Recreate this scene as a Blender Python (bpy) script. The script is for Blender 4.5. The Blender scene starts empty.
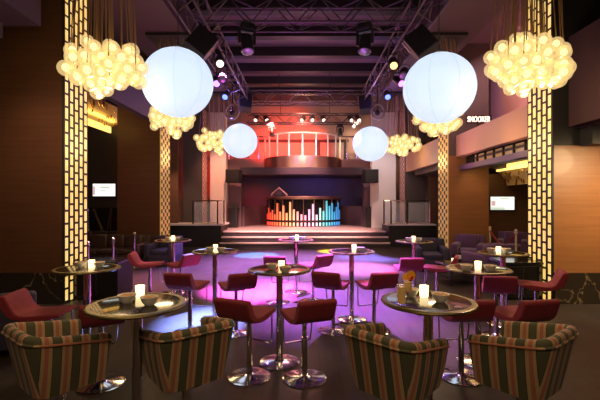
import bpy, math, random
from mathutils import Vector, Matrix
R = math.radians
C = bpy.context.scene.collection
EYE = 1.8
F = 390.0
def at(px, py, d):                     # world point seen at pixel (px, py) at depth d
    return Vector(((px-303)/F*d, d, EYE-(py-202)/F*d))
def fx(px, d): return (px-303)/F*d
def fz(py, d): return EYE-(py-202)/F*d

# ------------------------------------------------------------------ materials
M = {}
def mat(name, col=(.5,.5,.5), rough=.5, metal=0., emit=None, es=0., spec=.5, coat=0., alpha=1., sheen=0., sample=True):
    m = bpy.data.materials.new(name); m.use_nodes = True
    b = m.node_tree.nodes['Principled BSDF']
    b.inputs['Base Color'].default_value = (*col, 1)
    b.inputs['Roughness'].default_value = rough
    b.inputs['Metallic'].default_value = metal
    b.inputs['Specular IOR Level'].default_value = spec
    b.inputs['Coat Weight'].default_value = coat
    b.inputs['Alpha'].default_value = alpha
    b.inputs['Sheen Weight'].default_value = sheen
    if emit:
        b.inputs['Emission Color'].default_value = (*emit, 1)
        b.inputs['Emission Strength'].default_value = es
    if not sample: m.cycles.emission_sampling = 'NONE'
    M[name] = m
    return m
def nodes(m):
    nt = m.node_tree
    return nt, nt.nodes, nt.links, nt.nodes['Principled BSDF']
def add_noise_color(m, c1, c2, scale=(1,1,1), sc=5., detail=6., lo=.3, hi=.7, rough=None):
    nt, n, l, b = nodes(m)
    tc = n.new('ShaderNodeTexCoord'); mp = n.new('ShaderNodeMapping'); mp.inputs['Scale'].default_value = scale
    nz = n.new('ShaderNodeTexNoise'); nz.inputs['Scale'].default_value = sc; nz.inputs['Detail'].default_value = detail
    cr = n.new('ShaderNodeValToRGB')
    cr.color_ramp.elements[0].position = lo; cr.color_ramp.elements[0].color = (*c1, 1)
    cr.color_ramp.elements[1].position = hi; cr.color_ramp.elements[1].color = (*c2, 1)
    l.new(tc.outputs['Object'], mp.inputs['Vector']); l.new(mp.outputs['Vector'], nz.inputs['Vector'])
    l.new(nz.outputs['Fac'], cr.inputs['Fac']); l.new(cr.outputs['Color'], b.inputs['Base Color'])
    if rough:
        mr = n.new('ShaderNodeMapRange'); mr.inputs['To Min'].default_value = rough[0]; mr.inputs['To Max'].default_value = rough[1]
        l.new(nz.outputs['Fac'], mr.inputs['Value']); l.new(mr.outputs['Result'], b.inputs['Roughness'])
    return m

mat('chrome', (.78,.76,.74), .14, 1.)
mat('steel', (.45,.43,.44), .35, 1.)
mat('brass', (.75,.5,.2), .25, 1.)
mat('black', (.012,.011,.012), .5)
mat('black_gloss', (.01,.009,.009), .12, coat=.3)
mat('dark_metal', (.03,.028,.03), .45, .6)
mat('truss', (.11,.085,.1), .45, .8)
mat('red_fabric', (.25,.025,.035), .8, sheen=.05)
add_noise_color(M['red_fabric'], (.20,.015,.026), (.28,.025,.038), sc=60, detail=3)
mat('purple_fabric', (.10,.04,.13), .8, sheen=.2)
mat('brown_leather', (.055,.03,.022), .45)
mat('navy_fabric', (.035,.03,.06), .8)
mat('white_glaze', (.9,.87,.8), .3)
mat('snack', (.62,.33,.09), .6)
add_noise_color(M['snack'], (.45,.2,.04), (.8,.5,.18), sc=90, detail=2)
mat('candle_glow', (.9,.85,.7), .4, emit=(1.,.74,.36), es=2.4)
mat('flame', (1,.7,.3), .5, emit=(1,.7,.3), es=8, sample=False)
mat('wax', (.9,.85,.7), .4)
mat('table_top', (.02,.014,.008), .13, coat=.5, spec=.6)
add_noise_color(M['table_top'], (.016,.011,.006), (.026,.018,.009), sc=3, detail=4)
mat('bronze_edge', (.16,.12,.04), .42, .8)
mat('glass', (.9,.95,1), .05, alpha=.16, spec=.8)
mat('juice', (1,.62,.03), .25)
mat('orange_peel', (.9,.4,.03), .45)
mat('orange_flesh', (.95,.55,.1), .4)
mat('cherry', (.6,.02,.02), .2)
mat('straw', (.05,.04,.05), .4)
# floor: dark parquet-like boards with a satin finish
m = mat('floor_boards', (.06,.05,.05), .3, spec=.12)
nt, n, l, b = nodes(m)
tc = n.new('ShaderNodeTexCoord'); mp = n.new('ShaderNodeMapping'); mp.inputs['Rotation'].default_value = (0,0,R(90))
br = n.new('ShaderNodeTexBrick'); br.inputs['Scale'].default_value = 1.; br.inputs['Brick Width'].default_value = 1.6; br.inputs['Row Height'].default_value = .19
br.inputs['Mortar Size'].default_value = .004; br.inputs['Color1'].default_value = (.075,.058,.05,1); br.inputs['Color2'].default_value = (.064,.049,.042,1); br.inputs['Mortar'].default_value = (.035,.027,.024,1)
nz = n.new('ShaderNodeTexNoise'); nz.inputs['Scale'].default_value = 2.2; nz.inputs['Detail'].default_value = 6
mx = n.new('ShaderNodeMix'); mx.data_type = 'RGBA'; mx.blend_type = 'MULTIPLY'; mx.inputs[0].default_value = .5
mr = n.new('ShaderNodeMapRange'); mr.inputs['To Min'].default_value = .26; mr.inputs['To Max'].default_value = .5
l.new(tc.outputs['Object'], mp.inputs[0]); l.new(mp.outputs[0], br.inputs[0]); l.new(tc.outputs['Object'], nz.inputs['Vector'])
l.new(br.outputs['Color'], mx.inputs[6]); l.new(nz.outputs['Color'], mx.inputs[7]); l.new(mx.outputs[2], b.inputs['Base Color'])
l.new(nz.outputs['Fac'], mr.inputs['Value']); l.new(mr.outputs[0], b.inputs['Roughness'])
# wood veneer, horizontal figure
def wood(name, c1, c2, rough=.38):
    m = mat(name, c1, rough, coat=.1)
    nt, n, l, b = nodes(m)
    tc = n.new('ShaderNodeTexCoord'); mp = n.new('ShaderNodeMapping'); mp.inputs['Scale'].default_value = (.35,.35,7)
    nz = n.new('ShaderNodeTexNoise'); nz.inputs['Scale'].default_value = 3; nz.inputs['Detail'].default_value = 8; nz.inputs['Roughness'].default_value = .65
    mp2 = n.new('ShaderNodeMapping'); mp2.inputs['Scale'].default_value = (30,30,.6)
    nz2 = n.new('ShaderNodeTexNoise'); nz2.inputs['Scale'].default_value = 1; nz2.inputs['Detail'].default_value = 3
    ad = n.new('ShaderNodeMath'); ad.operation = 'MULTIPLY_ADD'; ad.inputs[1].default_value = .12
    cr = n.new('ShaderNodeValToRGB')
    cr.color_ramp.elements[0].position = .3; cr.color_ramp.elements[0].color = (*c1,1)
    cr.color_ramp.elements[1].position = .85; cr.color_ramp.elements[1].color = (*c2,1)
    l.new(tc.outputs['Object'], mp.inputs[0]); l.new(mp.outputs[0], nz.inputs['Vector'])
    l.new(tc.outputs['Object'], mp2.inputs[0]); l.new(mp2.outputs[0], nz2.inputs['Vector'])
    l.new(nz2.outputs['Fac'], ad.inputs[0]); l.new(nz.outputs['Fac'], ad.inputs[2])
    l.new(ad.outputs[0], cr.inputs['Fac']); l.new(cr.outputs['Color'], b.inputs['Base Color'])
    return m
wood('wood_dark', (.07,.03,.014), (.13,.058,.026))
wood('wood_warm', (.20,.085,.03), (.30,.135,.05))
wood('wood_back', (.10,.05,.03), (.16,.08,.045))
# marble with pale gold veins
m = mat('marble', (.03,.024,.018), .15, coat=.4)
nt, n, l, b = nodes(m)
tc = n.new('ShaderNodeTexCoord'); nz = n.new('ShaderNodeTexNoise'); nz.inputs['Scale'].default_value = 1.1; nz.inputs['Detail'].default_value = 4; nz.inputs['Distortion'].default_value = .8
mth = n.new('ShaderNodeMath'); mth.operation = 'SUBTRACT'; mth.inputs[1].default_value = .5
ab = n.new('ShaderNodeMath'); ab.operation = 'ABSOLUTE'
cr = n.new('ShaderNodeValToRGB'); cr.color_ramp.elements[0].position = 0; cr.color_ramp.elements[0].color = (.2,.15,.09,1)
cr.color_ramp.elements[1].position = .006; cr.color_ramp.elements[1].color = (.028,.022,.016,1)
l.new(tc.outputs['Object'], nz.inputs['Vector']); l.new(nz.outputs['Fac'], mth.inputs[0]); l.new(mth.outputs[0], ab.inputs[0]); l.new(ab.outputs[0], cr.inputs['Fac']); l.new(cr.outputs['Color'], b.inputs['Base Color'])
mat('soffit', (.075,.042,.042), .6)
mat('ceiling_dark', (.12,.075,.085), .7)
mat('beam_black', (.014,.01,.013), .6)
mat('fascia_plaster', (.42,.25,.17), .55)
mat('fascia_dark', (.05,.03,.035), .6)
mat('fascia_matte', (.035,.018,.018), .8, spec=.1)
mat('fascia_purple', (.10,.06,.13), .4)
mat('plaster_pink', (.5,.28,.24), .7)
mat('plaster_light', (.62,.55,.5), .7)
mat('plaster_red', (.5,.36,.3), .7)
mat('wing_dark', (.13,.07,.075), .6)
mat('plaster_dark', (.06,.045,.045), .6)
mat('backdrop', (.12,.09,.14), .7)
mat('stage_floor', (.30,.21,.19), .35)
mat('stage_riser', (.05,.035,.045), .4)
mat('nosing', (.78,.56,.53), .4)
mat('bronze', (.6,.36,.28), .28, .9)
mat('post_cream_lit', (.75,.6,.42), .35, .3)  # metal rope posts with the cream light on them put into the colour
mat('chrome_lit', (.85,.8,.76), .35)  # bright light on the chrome railing, put into a white colour
mat('cord', (.33,.2,.09), .45, .3)
# hand-blown globe: thin amber glass with a lit filament inside
m = mat('globe_glass', (.9,.7,.4), .1)
nt, n, l, b = nodes(m)
tr = n.new('ShaderNodeBsdfTransparent'); tr.inputs[0].default_value = (1,.93,.74,1)
em = n.new('ShaderNodeEmission'); em.inputs[0].default_value = (1,.72,.33,1); em.inputs[1].default_value = 1.3
gl = n.new('ShaderNodeBsdfGlossy'); gl.inputs[0].default_value = (1,.9,.7,1); gl.inputs[1].default_value = .12
m1 = n.new('ShaderNodeMixShader'); m1.inputs[0].default_value = .34
m2 = n.new('ShaderNodeMixShader'); m2.inputs[0].default_value = .12
l.new(tr.outputs[0], m1.inputs[1]); l.new(em.outputs[0], m1.inputs[2]); l.new(m1.outputs[0], m2.inputs[1]); l.new(gl.outputs[0], m2.inputs[2])
l.new(m2.outputs[0], n['Material Output'].inputs[0]); m.cycles.emission_sampling = 'NONE'
mat('bulb', (1,.8,.5), .5, emit=(1,.80,.42), es=1.9, sample=False)
# inflated lamp skin
mat('balloon_skin', (.22,.25,.3), .5, emit=(.68,.82,1.), es=1.08, sample=False)
m = M['balloon_skin']; nt, n, l, b = nodes(m)
rf = n.new('ShaderNodeBsdfRefraction'); rf.inputs['Color'].default_value = (.95,.98,1,1); rf.inputs['Roughness'].default_value = .75; rf.inputs['IOR'].default_value = 1.12
mx = n.new('ShaderNodeMixShader'); mx.inputs[0].default_value = .35
l.new(b.outputs[0], mx.inputs[1]); l.new(rf.outputs[0], mx.inputs[2]); l.new(mx.outputs[0], n['Material Output'].inputs[0])
mat('balloon_seam', (.2,.22,.27), .6, emit=(.58,.73,1.), es=.68, sample=False)
# backlit onyx bricks
m = mat('onyx_lit', (.8,.6,.25), .3, emit=(1,.66,.17), es=.85)
nt, n, l, b = nodes(m)
tc = n.new('ShaderNodeTexCoord'); nz = n.new('ShaderNodeTexNoise'); nz.inputs['Scale'].default_value = 9; nz.inputs['Detail'].default_value = 4
cr = n.new('ShaderNodeValToRGB'); cr.color_ramp.elements[0].position = .35; cr.color_ramp.elements[0].color = (1,.58,.11,1); cr.color_ramp.elements[1].position = .65; cr.color_ramp.elements[1].color = (1,.75,.27,1)
l.new(tc.outputs['Object'], nz.inputs['Vector']); l.new(nz.outputs['Fac'], cr.inputs['Fac']); l.new(cr.outputs['Color'], b.inputs['Emission Color'])
mat('gold_screen', (.75,.5,.17), .35, .4, emit=(.9,.55,.14), es=.26)
mat('rose_screen', (.6,.3,.25), .4, .3)
mat('cove_gold', (.8,.6,.25), .4, emit=(1,.66,.15), es=1.6)
mat('cove_leaf', (.62,.44,.17), .5, .2)
mat('window_lit', (.3,.2,.1), .1, emit=(1,.62,.3), es=.16)
mat('tv_screen', (.8,.8,.8), .2, emit=(.95,1,.92), es=1.15)
mat('tv_mark', (.6,.4,.4), .4, emit=(.85,.55,.6), es=.7)
mat('tv_patch', (.6,.7,.6), .4, emit=(.62,.78,.62), es=.8)
mat('sign_lit', (1,.7,.6), .4, emit=(1,.55,.42), es=2.2)
mat('lens_dark', (.35,.37,.45), .05, .6)
def lens(name, c, s): return mat(name, c, .2, emit=c, es=s, sample=False)
lens('lens_magenta', (.8,.18,1.), 3.5); lens('lens_blue', (.10,.16,1.), 4); lens('lens_purple', (.45,.2,1.), 3); lens('lens_white', (1,.75,.6), 2.0); lens('lens_amber', (1,.55,.2), 2.5)
mat('spot_body', (.02,.02,.024), .4, .3)
# striped upholstery, read from the UV map laid along each panel
m = mat('striped_fabric', (.3,.2,.1), .85, sheen=.1)
nt, n, l, b = nodes(m)
uv = n.new('ShaderNodeUVMap'); sx = n.new('ShaderNodeSeparateXYZ')
mu = n.new('ShaderNodeMath'); mu.operation = 'MULTIPLY'; mu.inputs[1].default_value = 1/.112
fr = n.new('ShaderNodeMath'); fr.operation = 'FRACT'
cr = n.new('ShaderNodeValToRGB'); cr.color_ramp.interpolation = 'CONSTANT'
E = cr.color_ramp.elements
stops = [(0,(.075,.078,.034)),(.40,(.035,.028,.014)),(.44,(.52,.33,.155)),(.58,(.45,.14,.075)),(.78,(.52,.33,.155)),(.96,(.035,.028,.014))]
E[0].position = 0; E[0].color = (*stops[0][1],1); E[1].position = stops[1][0]; E[1].color = (*stops[1][1],1)
for p,c in stops[2:]:
    e = E.new(p); e.color = (*c,1)
nz = n.new('ShaderNodeTexNoise'); nz.inputs['Scale'].default_value = 150; nz.inputs['Detail'].default_value = 2
mx = n.new('ShaderNodeMix'); mx.data_type = 'RGBA'; mx.blend_type = 'MULTIPLY'; mx.inputs[0].default_value = .6
l.new(uv.outputs[0], sx.inputs[0]); l.new(sx.outputs[0], mu.inputs[0]); l.new(mu.outputs[0], fr.inputs[0]); l.new(fr.outputs[0], cr.inputs['Fac'])
l.new(uv.outputs[0], nz.inputs['Vector']); l.new(cr.outputs[0], mx.inputs[6]); l.new(nz.outputs['Color'], mx.inputs[7])
hs = n.new('ShaderNodeBrightContrast'); hs.inputs['Bright'].default_value = 0.0
gm = n.new('ShaderNodeGamma'); gm.inputs[1].default_value = .85
l.new(mx.outputs[2], gm.inputs[0]); l.new(gm.outputs[0], b.inputs['Base Color'])

# ------------------------------------------------------------------ mesh builder
class MB:
    def __init__(s): s.v=[]; s.f=[]; s.uv=None
    def add(s, vs, fs):
        o=len(s.v); s.v += [tuple(v) for v in vs]; s.f += [tuple(i+o for i in f) for f in fs]; return s
    def box(s, x0,x1,y0,y1,z0,z1):
        return s.add([(x0,y0,z0),(x1,y0,z0),(x1,y1,z0),(x0,y1,z0),(x0,y0,z1),(x1,y0,z1),(x1,y1,z1),(x0,y1,z1)],
              [(0,3,2,1),(4,5,6,7),(0,1,5,4),(1,2,6,5),(2,3,7,6),(3,0,4,7)])
    def obox(s, c, sz, rot=None):
        c=Vector(c); h=Vector(sz)/2; vs=[]
        for z in (-1,1):
            for x,y in ((-1,-1),(1,-1),(1,1),(-1,1)):
                p=Vector((x*h.x,y*h.y,z*h.z)); 
                if rot: p=rot@p
                vs.append(c+p)
        return s.add(vs,[(0,3,2,1),(4,5,6,7),(0,1,5,4),(1,2,6,5),(2,3,7,6),(3,0,4,7)])
    def rbox(s, x0,x1,y0,y1,z0,z1, r=.03, n=3):          # box with rounded edges (superellipsoid-style grid)
        cx,cy,cz=(x0+x1)/2,(y0+y1)/2,(z0+z1)/2; hx,hy,hz=(x1-x0)/2,(y1-y0)/2,(z1-z0)/2
        r=min(r,hx,hy,hz)
        N=n*4
        vs=[]; rows=[]
        for k in range(2*n+2):
            half = 0 if k<=n else 1
            a = -math.pi/2 + (k-half)*math.pi/2/n if True else 0
            zz=(hz-r)*(-1 if half==0 else 1)+r*math.sin(a)
            rr=r*math.cos(a)
            ring=[]
            for q in range(4):
                sxn,syn=((1,1),(-1,1),(-1,-1),(1,-1))[q]
                for j in range(n+1):
                    t=q*math.pi/2+j*math.pi/2/n
                    ring.append((cx+sxn*(hx-r)+rr*math.cos(t), cy+syn*(hy-r)+rr*math.sin(t), cz+zz))
            rows.append(ring)
        m=len(rows[0]); fs=[]
        for ring in rows: vs+=ring
        for i in range(len(rows)-1):
            for j in range(m):
                fs.append((i*m+j,i*m+(j+1)%m,(i+1)*m+(j+1)%m,(i+1)*m+j))
        fs.append(tuple(reversed(range(m)))); fs.append(tuple((len(rows)-1)*m+j for j in range(m)))
        return s.add(vs,fs)
    def cyl(s, p, q, r0, r1=None, n=12, cap=True):
        p=Vector(p); q=Vector(q); r1=r0 if r1 is None else r1
        d=(q-p).normalized(); u=d.orthogonal().normalized(); w=d.cross(u)
        vs=[]
        for c,r in ((p,r0),(q,r1)):
            for i in range(n):
                a=2*math.pi*i/n; vs.append(c+u*(r*math.cos(a))+w*(r*math.sin(a)))
        fs=[(i,(i+1)%n,n+(i+1)%n,n+i) for i in range(n)]
        if cap: fs += [tuple(reversed(range(n))), tuple(range(n,2*n))]
        return s.add(vs,fs)
    def tube(s, pts, r, n=8):
        pts=[Vector(p) for p in pts]; vs=[]; u=None
        for i,p in enumerate(pts):
            d=((pts[min(i+1,len(pts)-1)]-pts[max(i-1,0)])).normalized()
            if u is None: u=d.orthogonal().normalized()
            u=(u-d*u.dot(d)).normalized(); w=d.cross(u)
            for k in range(n):
                a=2*math.pi*k/n; vs.append(p+u*(r*math.cos(a))+w*(r*math.sin(a)))
        fs=[]
        for i in range(len(pts)-1):
            for k in range(n): fs.append((i*n+k,i*n+(k+1)%n,(i+1)*n+(k+1)%n,(i+1)*n+k))
        fs += [tuple(reversed(range(n))), tuple((len(pts)-1)*n+k for k in range(n))]
        return s.add(vs,fs)
    def lathe(s, prof, c=(0,0,0), n=32, axis=None, cap=True):
        c=Vector(c); vs=[]; m=len(prof); rot=axis
        for r,z in prof:
            for i in range(n):
                a=2*math.pi*i/n; p=Vector((r*math.cos(a),r*math.sin(a),z))
                if rot: p=rot@p
                vs.append(c+p)
        fs=[]
        for k in range(m-1):
            for i in range(n): fs.append((k*n+i,k*n+(i+1)%n,(k+1)*n+(i+1)%n,(k+1)*n+i))
        if cap: fs += [tuple(reversed(range(n))), tuple((m-1)*n+i for i in range(n))]
        return s.add(vs,fs)
    def sphere(s, c, r, n=16, m=10, sc=(1,1,1)):
        prof=[(max(r*math.sin(math.pi*k/m),r*.01), -r*math.cos(math.pi*k/m)) for k in range(m+1)]
        o=len(s.v); s.lathe(prof,(0,0,0),n)
        c=Vector(c)
        for i in range(o,len(s.v)):
            v=s.v[i]; s.v[i]=(c.x+v[0]*sc[0],c.y+v[1]*sc[1],c.z+v[2]*sc[2])
        return s
    def prism(s, prof, x0, x1):                           # (y, z) outline pushed along x
        n=len(prof); vs=[(x0,y,z) for y,z in prof]+[(x1,y,z) for y,z in prof]
        fs=[(i,n+i,n+(i+1)%n,(i+1)%n) for i in range(n)]+[tuple(range(n)),tuple(reversed(range(n,2*n)))]
        return s.add(vs,fs)
    def build(s, name, material, parent=None, loc=(0,0,0), smooth=True, angle=38, bevel=0):
        me=bpy.data.meshes.new(name); me.from_pydata(s.v,[],s.f); me.validate()
        import bmesh
        bm=bmesh.new(); bm.from_mesh(me); bmesh.ops.recalc_face_normals(bm,faces=bm.faces); bm.to_mesh(me); bm.free()
        if smooth:
            me.shade_smooth(); me.set_sharp_from_angle(angle=R(angle))
        me.materials.append(M[material] if isinstance(material,str) else material)
        o=bpy.data.objects.new(name,me); o.location=loc; C.objects.link(o)
        if parent: o.parent=parent
        if bevel:
            b=o.modifiers.new('bevel','BEVEL'); b.width=bevel; b.segments=2; b.limit_method='ANGLE'
        return o
def tag(o, label, cat, group=None, kind=None):
    o['label']=label; o['category']=cat
    if group: o['group']=group
    if kind: o['kind']=kind
    return o
def thing(name, label, cat, loc=(0,0,0), rz=0, group=None):
    o=bpy.data.objects.new(name,None); o.empty_display_size=.1; C.objects.link(o); o.location=loc; o.rotation_euler=(0,0,rz)
    return tag(o,label,cat,group)
def struct(name, mb, material, smooth=False, **k):
    o=mb.build(name,material,smooth=smooth,**k); o['kind']='structure'; return o
def dup(root, loc, rz, label, group=None, parent=None):
    def rec(o,par):
        c=o.copy(); C.objects.link(c)
        if par: c.parent=par
        for ch in kids[o.name]: rec(ch,c)
        return c
    kids={}
    def walk(o):
        kids[o.name]=list(o.children)
        for ch in o.children: walk(ch)
    walk(root)
    c=rec(root,None); c.location=loc; c.rotation_euler=(0,0,rz); c['label']=label
    if group: c['group']=group
    return c
class Proto:                                               # first placing moves the original, later ones copy it
    def __init__(s,o): s.o=o; s.used=False
    def put(s,loc,rz,label,group=None):
        if not s.used:
            s.used=True; o=s.o; o.location=loc; o.rotation_euler=(0,0,rz); o['label']=label
            if group: o['group']=group
            return o
        return dup(s.o,loc,rz,label,group)
def face(f): return math.atan2(-f[0],f[1])                 # local +y looks along f
def spot(name,loc,tgt,col,e,size=40,blend=.5,rad=.08):
    li=bpy.data.lights.new(name,'SPOT'); li.color=col; li.energy=e; li.spot_size=R(size); li.spot_blend=blend; li.shadow_soft_size=rad
    o=bpy.data.objects.new(name,li); C.objects.link(o); o.location=loc
    o.rotation_euler=(Vector(tgt)-Vector(loc)).to_track_quat('-Z','Y').to_euler(); return o
def point(name,loc,col,e,rad=.2):
    li=bpy.data.lights.new(name,'POINT'); li.color=col; li.energy=e; li.shadow_soft_size=rad
    o=bpy.data.objects.new(name,li); C.objects.link(o); o.location=loc; return o
def area(name,loc,tgt,col,e,sx,sy):
    li=bpy.data.lights.new(name,'AREA'); li.shape='RECTANGLE'; li.size=sx; li.size_y=sy; li.color=col; li.energy=e
    o=bpy.data.objects.new(name,li); C.objects.link(o); o.location=loc
    o.rotation_euler=(Vector(tgt)-Vector(loc)).to_track_quat('-Z','Y').to_euler(); return o

# ------------------------------------------------------------------ the room
XL, XR = -4.26, 4.44
struct('floor', MB().box(-9,9.5,-1.5,23,-.1,0), 'floor_boards')
struct('ceiling', MB().box(-9,9.5,-1.5,17.3,6.6,6.75), 'ceiling_dark')
struct('ceiling_over_stage', MB().box(-9,9.5,17.3,23,7.6,7.75), 'ceiling_dark')
struct('wall_above_stage_front', MB().box(-9,9.5,17.2,17.3,6.75,7.75), 'plaster_dark')
bm=MB()
y=10.75
for k in range(-8,8):
    yy=10.75+1.42*k
    if -1<yy<17.1: bm.box(-2.75,2.85,yy-.12,yy+.12,6.32,6.6)
struct('ceiling_beams', bm, 'beam_black')
struct('ceiling_soffit_left', MB().box(-4.2,-2.75,-1.5,17.2,5.75,6.6), 'soffit')
struct('ceiling_soffit_right', MB().box(2.85,4.1,-1.5,17.2,5.75,6.6), 'soffit')
struct('wall_back', MB().box(-9,9.5,22.6,22.8,0,7.6), 'plaster_red')
struct('wall_rear', MB().box(-9,9.5,-1.7,-1.5,0,6.6), 'plaster_dark')
struct('wall_left', MB().box(-9.2,-9,-1.5,23,0,7.6), 'plaster_dark')
struct('wall_right', MB().box(9.5,9.7,-1.5,23,0,7.6), 'plaster_dark')
# piers on each side: a frontal wood face and the return that carries the lit panel
struct('wall_left_front_pier', MB().box(-8.9,XL,6.9,7.66,.55,5.6), 'wood_dark')
struct('wall_left_middle_pier', MB().box(-5.62,XL-.07,11.8,12.6,0,6.6), 'wood_dark')
struct('wall_left_stage_pier', MB().box(-5.2,XL-.1,16.9,17.6,0,6.6), 'plaster_dark')
struct('wall_right_front_pier', MB().box(XR,9.4,6.9,7.66,.55,2.8), 'wood_warm')
struct('wall_right_front_pier_upper', MB().box(XR,9.4,6.9,7.66,2.8,6.6), 'black')  # upper pier made black, its shade put into the colour
struct('wall_right_middle_pier', MB().box(XR-.04,5.62,11.8,12.6,0,3.2), 'wood_warm')
struct('wall_right_middle_pier_upper', MB().box(XR-.04,5.62,11.8,12.6,3.2,6.6), 'plaster_dark')  # darker than the wood below: shade put into the colour
struct('wall_right_stage_pier', MB().box(XR-.04,5.3,16.9,17.6,0,6.6), 'plaster_dark')
struct('baseboard_left', MB().box(-8.9,XL-.002,6.87,7.66,0,.55), 'marble')
struct('baseboard_right', MB().box(XR+.002,9.4,6.87,7.66,0,.55), 'marble')
# side bays between the piers
struct('wall_left_bay', MB().box(-8.9,-5.63,13.4,13.55,0,6.6), 'plaster_dark')
struct('wall_left_far_bay', MB().box(-8,-5.2,16.2,16.3,0,6.6), 'wood_back')
struct('wall_left_bay_side', MB().box(-8.0,-7.9,7.7,13.4,0,6.6), 'plaster_dark')
struct('wall_right_bay', MB().box(5.62,9.4,13.4,13.55,0,2.76), 'wood_back')
struct('wall_right_bay_side', MB().box(8.2,8.3,7.7,13.4,0,2.76), 'wood_back')
struct('wall_right_far_bay', MB().box(5.25,9,16.2,16.3,0,6.6), 'wood_back')
# left balcony
struct('trim_1', MB().box(-8.9,-4.6,7.68,11.78,4.9,5.0), 'fascia_dark')
struct('trim_2', MB().box(-4.6,-4.4,7.68,11.78,4.2,5.0), 'fascia_dark')
struct('trim_3', MB().box(-8.9,-4.85,-1.5,6.3,4.45,4.7), 'fascia_dark')
struct('trim_4', MB().box(-8.9,-4.4,-1.5,6.55,4.75,6.6), 'fascia_dark')
struct('trim_5', MB().box(-8.9,XL,6.9,7.66,5.6,6.6), 'plaster_dark')
# right balcony: plaster fascia, recessed window strip, lower purple beam
struct('trim_6', MB().box(4.62,4.82,7.68,11.78,3.16,3.8), 'fascia_plaster')
struct('trim_7', MB().box(4.82,9.4,7.68,13.4,3.3,3.42), 'fascia_dark')
struct('trim_8', MB().box(4.72,4.95,7.68,11.78,2.76,2.9), 'fascia_purple')
struct('trim_9', MB().box(4.95,9.4,7.68,13.4,3.04,3.1), 'fascia_dark')
w1=MB().box(4.98,5.0,7.7,11.6,2.9,3.16)
struct('window_1', w1, 'window_lit')
bm=MB()
for k in range(9): 
    yy=7.7+k*.48; bm.box(4.93,4.99,yy,yy+.045,2.9,3.16)
bm.box(4.93,4.99,11.3,11.78,2.9,3.16)
struct('trim_10', bm, 'dark_metal')
struct('wall_right_upper', MB().box(6.4,6.5,7.7,13.4,3.42,6.6), 'plaster_pink')
struct('wall_right_upper_end', MB().box(4.9,6.4,13.3,13.4,3.42,6.6), 'plaster_dark')
struct('trim_11', MB().box(4.6,4.8,-1.5,6.75,3.1,4.65), 'fascia_matte')
struct('trim_12', MB().box(4.8,9.4,-1.5,6.9,3.1,3.2), 'fascia_dark')
struct('trim_13', MB().box(4.9,9.4,6.6,6.9,2.79,3.1), 'black')
struct('trim_14', MB().box(4.75,9.4,-1.5,6.9,5.4,6.6), 'fascia_matte')
# far right balcony beyond the middle pier
struct('trim_15', MB().box(4.45,4.65,12.62,16.88,3.1,3.9), 'fascia_plaster')
struct('trim_16', MB().box(4.65,9.0,12.62,16.2,2.9,3.1), 'fascia_dark')

# lit panels on the pier returns
def brick_panel(name, x, sgn, label):
    t=thing(name,label,'light panel',(x,7.28,0),0,'backlit brick panels on the piers')
    MB().box(-.0,sgn*.03,-.38,.38,0.0,6.0).build('backing','black',t,smooth=False)
    b=MB(); w=.76/5; h=.232; g=.021
    for c in range(5):
        y0=-.38+c*w; off=-(h/2 if c%2 else 0)
        z=.02+off
        while z<5.95:
            za=max(z+g,.02); zb=min(z+h-g,5.95)
            if zb>za+.03: b.box(sgn*.028,sgn*.034,y0+.038,y0+w-.038,za,zb)
            z+=h
    o=b.build('onyx_bricks','onyx_lit',t,smooth=False)
    return t
brick_panel('lit_brick_panel',XL,1,'tall panel of glowing yellow bricks on the dark wood pier, left side')
brick_panel('lit_brick_panel',XR,-1,'tall panel of glowing yellow bricks beside the orange wood wall, right side')
def dot_panel(name,x,y0,y1,sgn,material,label,grp):
    t=thing(name,label,'light panel',(x,(y0+y1)/2,0),0,grp)
    h=(y1-y0)/2
    MB().box(0,sgn*.03,-h,h,0,6.0).build('screen',material,t,smooth=False)
    b=MB(); cols=5; w=2*h/cols; ph=.226
    for c in range(cols):
        z=.05+(ph/2 if c%2 else 0)
        while z<5.9:
            yc=-h+(c+.5)*w
            b.obox((sgn*.031,yc,z+ph/2),(.006,w*.7,ph*.5)); z+=ph
    b.build('dot_pattern','black',t,smooth=False)['kind']='stuff'
    return t
dot_panel('perforated_panel',XL-.07,11.8,12.6,1,'gold_screen','gold panel pierced with dark dots behind the dark sofa, left pier','perforated gold panels')
dot_panel('perforated_panel',XR-.04,11.8,12.6,-1,'gold_screen','gold panel pierced with dark dots beside the purple armchair, right pier','perforated gold panels')
dot_panel('perforated_panel',XL-.1,16.9,17.6,1,'rose_screen','unlit rose panel with dark dots near the stage, left side','perforated rose panels')
dot_panel('perforated_panel',XR-.04,16.9,17.6,-1,'rose_screen','unlit rose panel with dark dots near the stage, right side','perforated rose panels')

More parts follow.
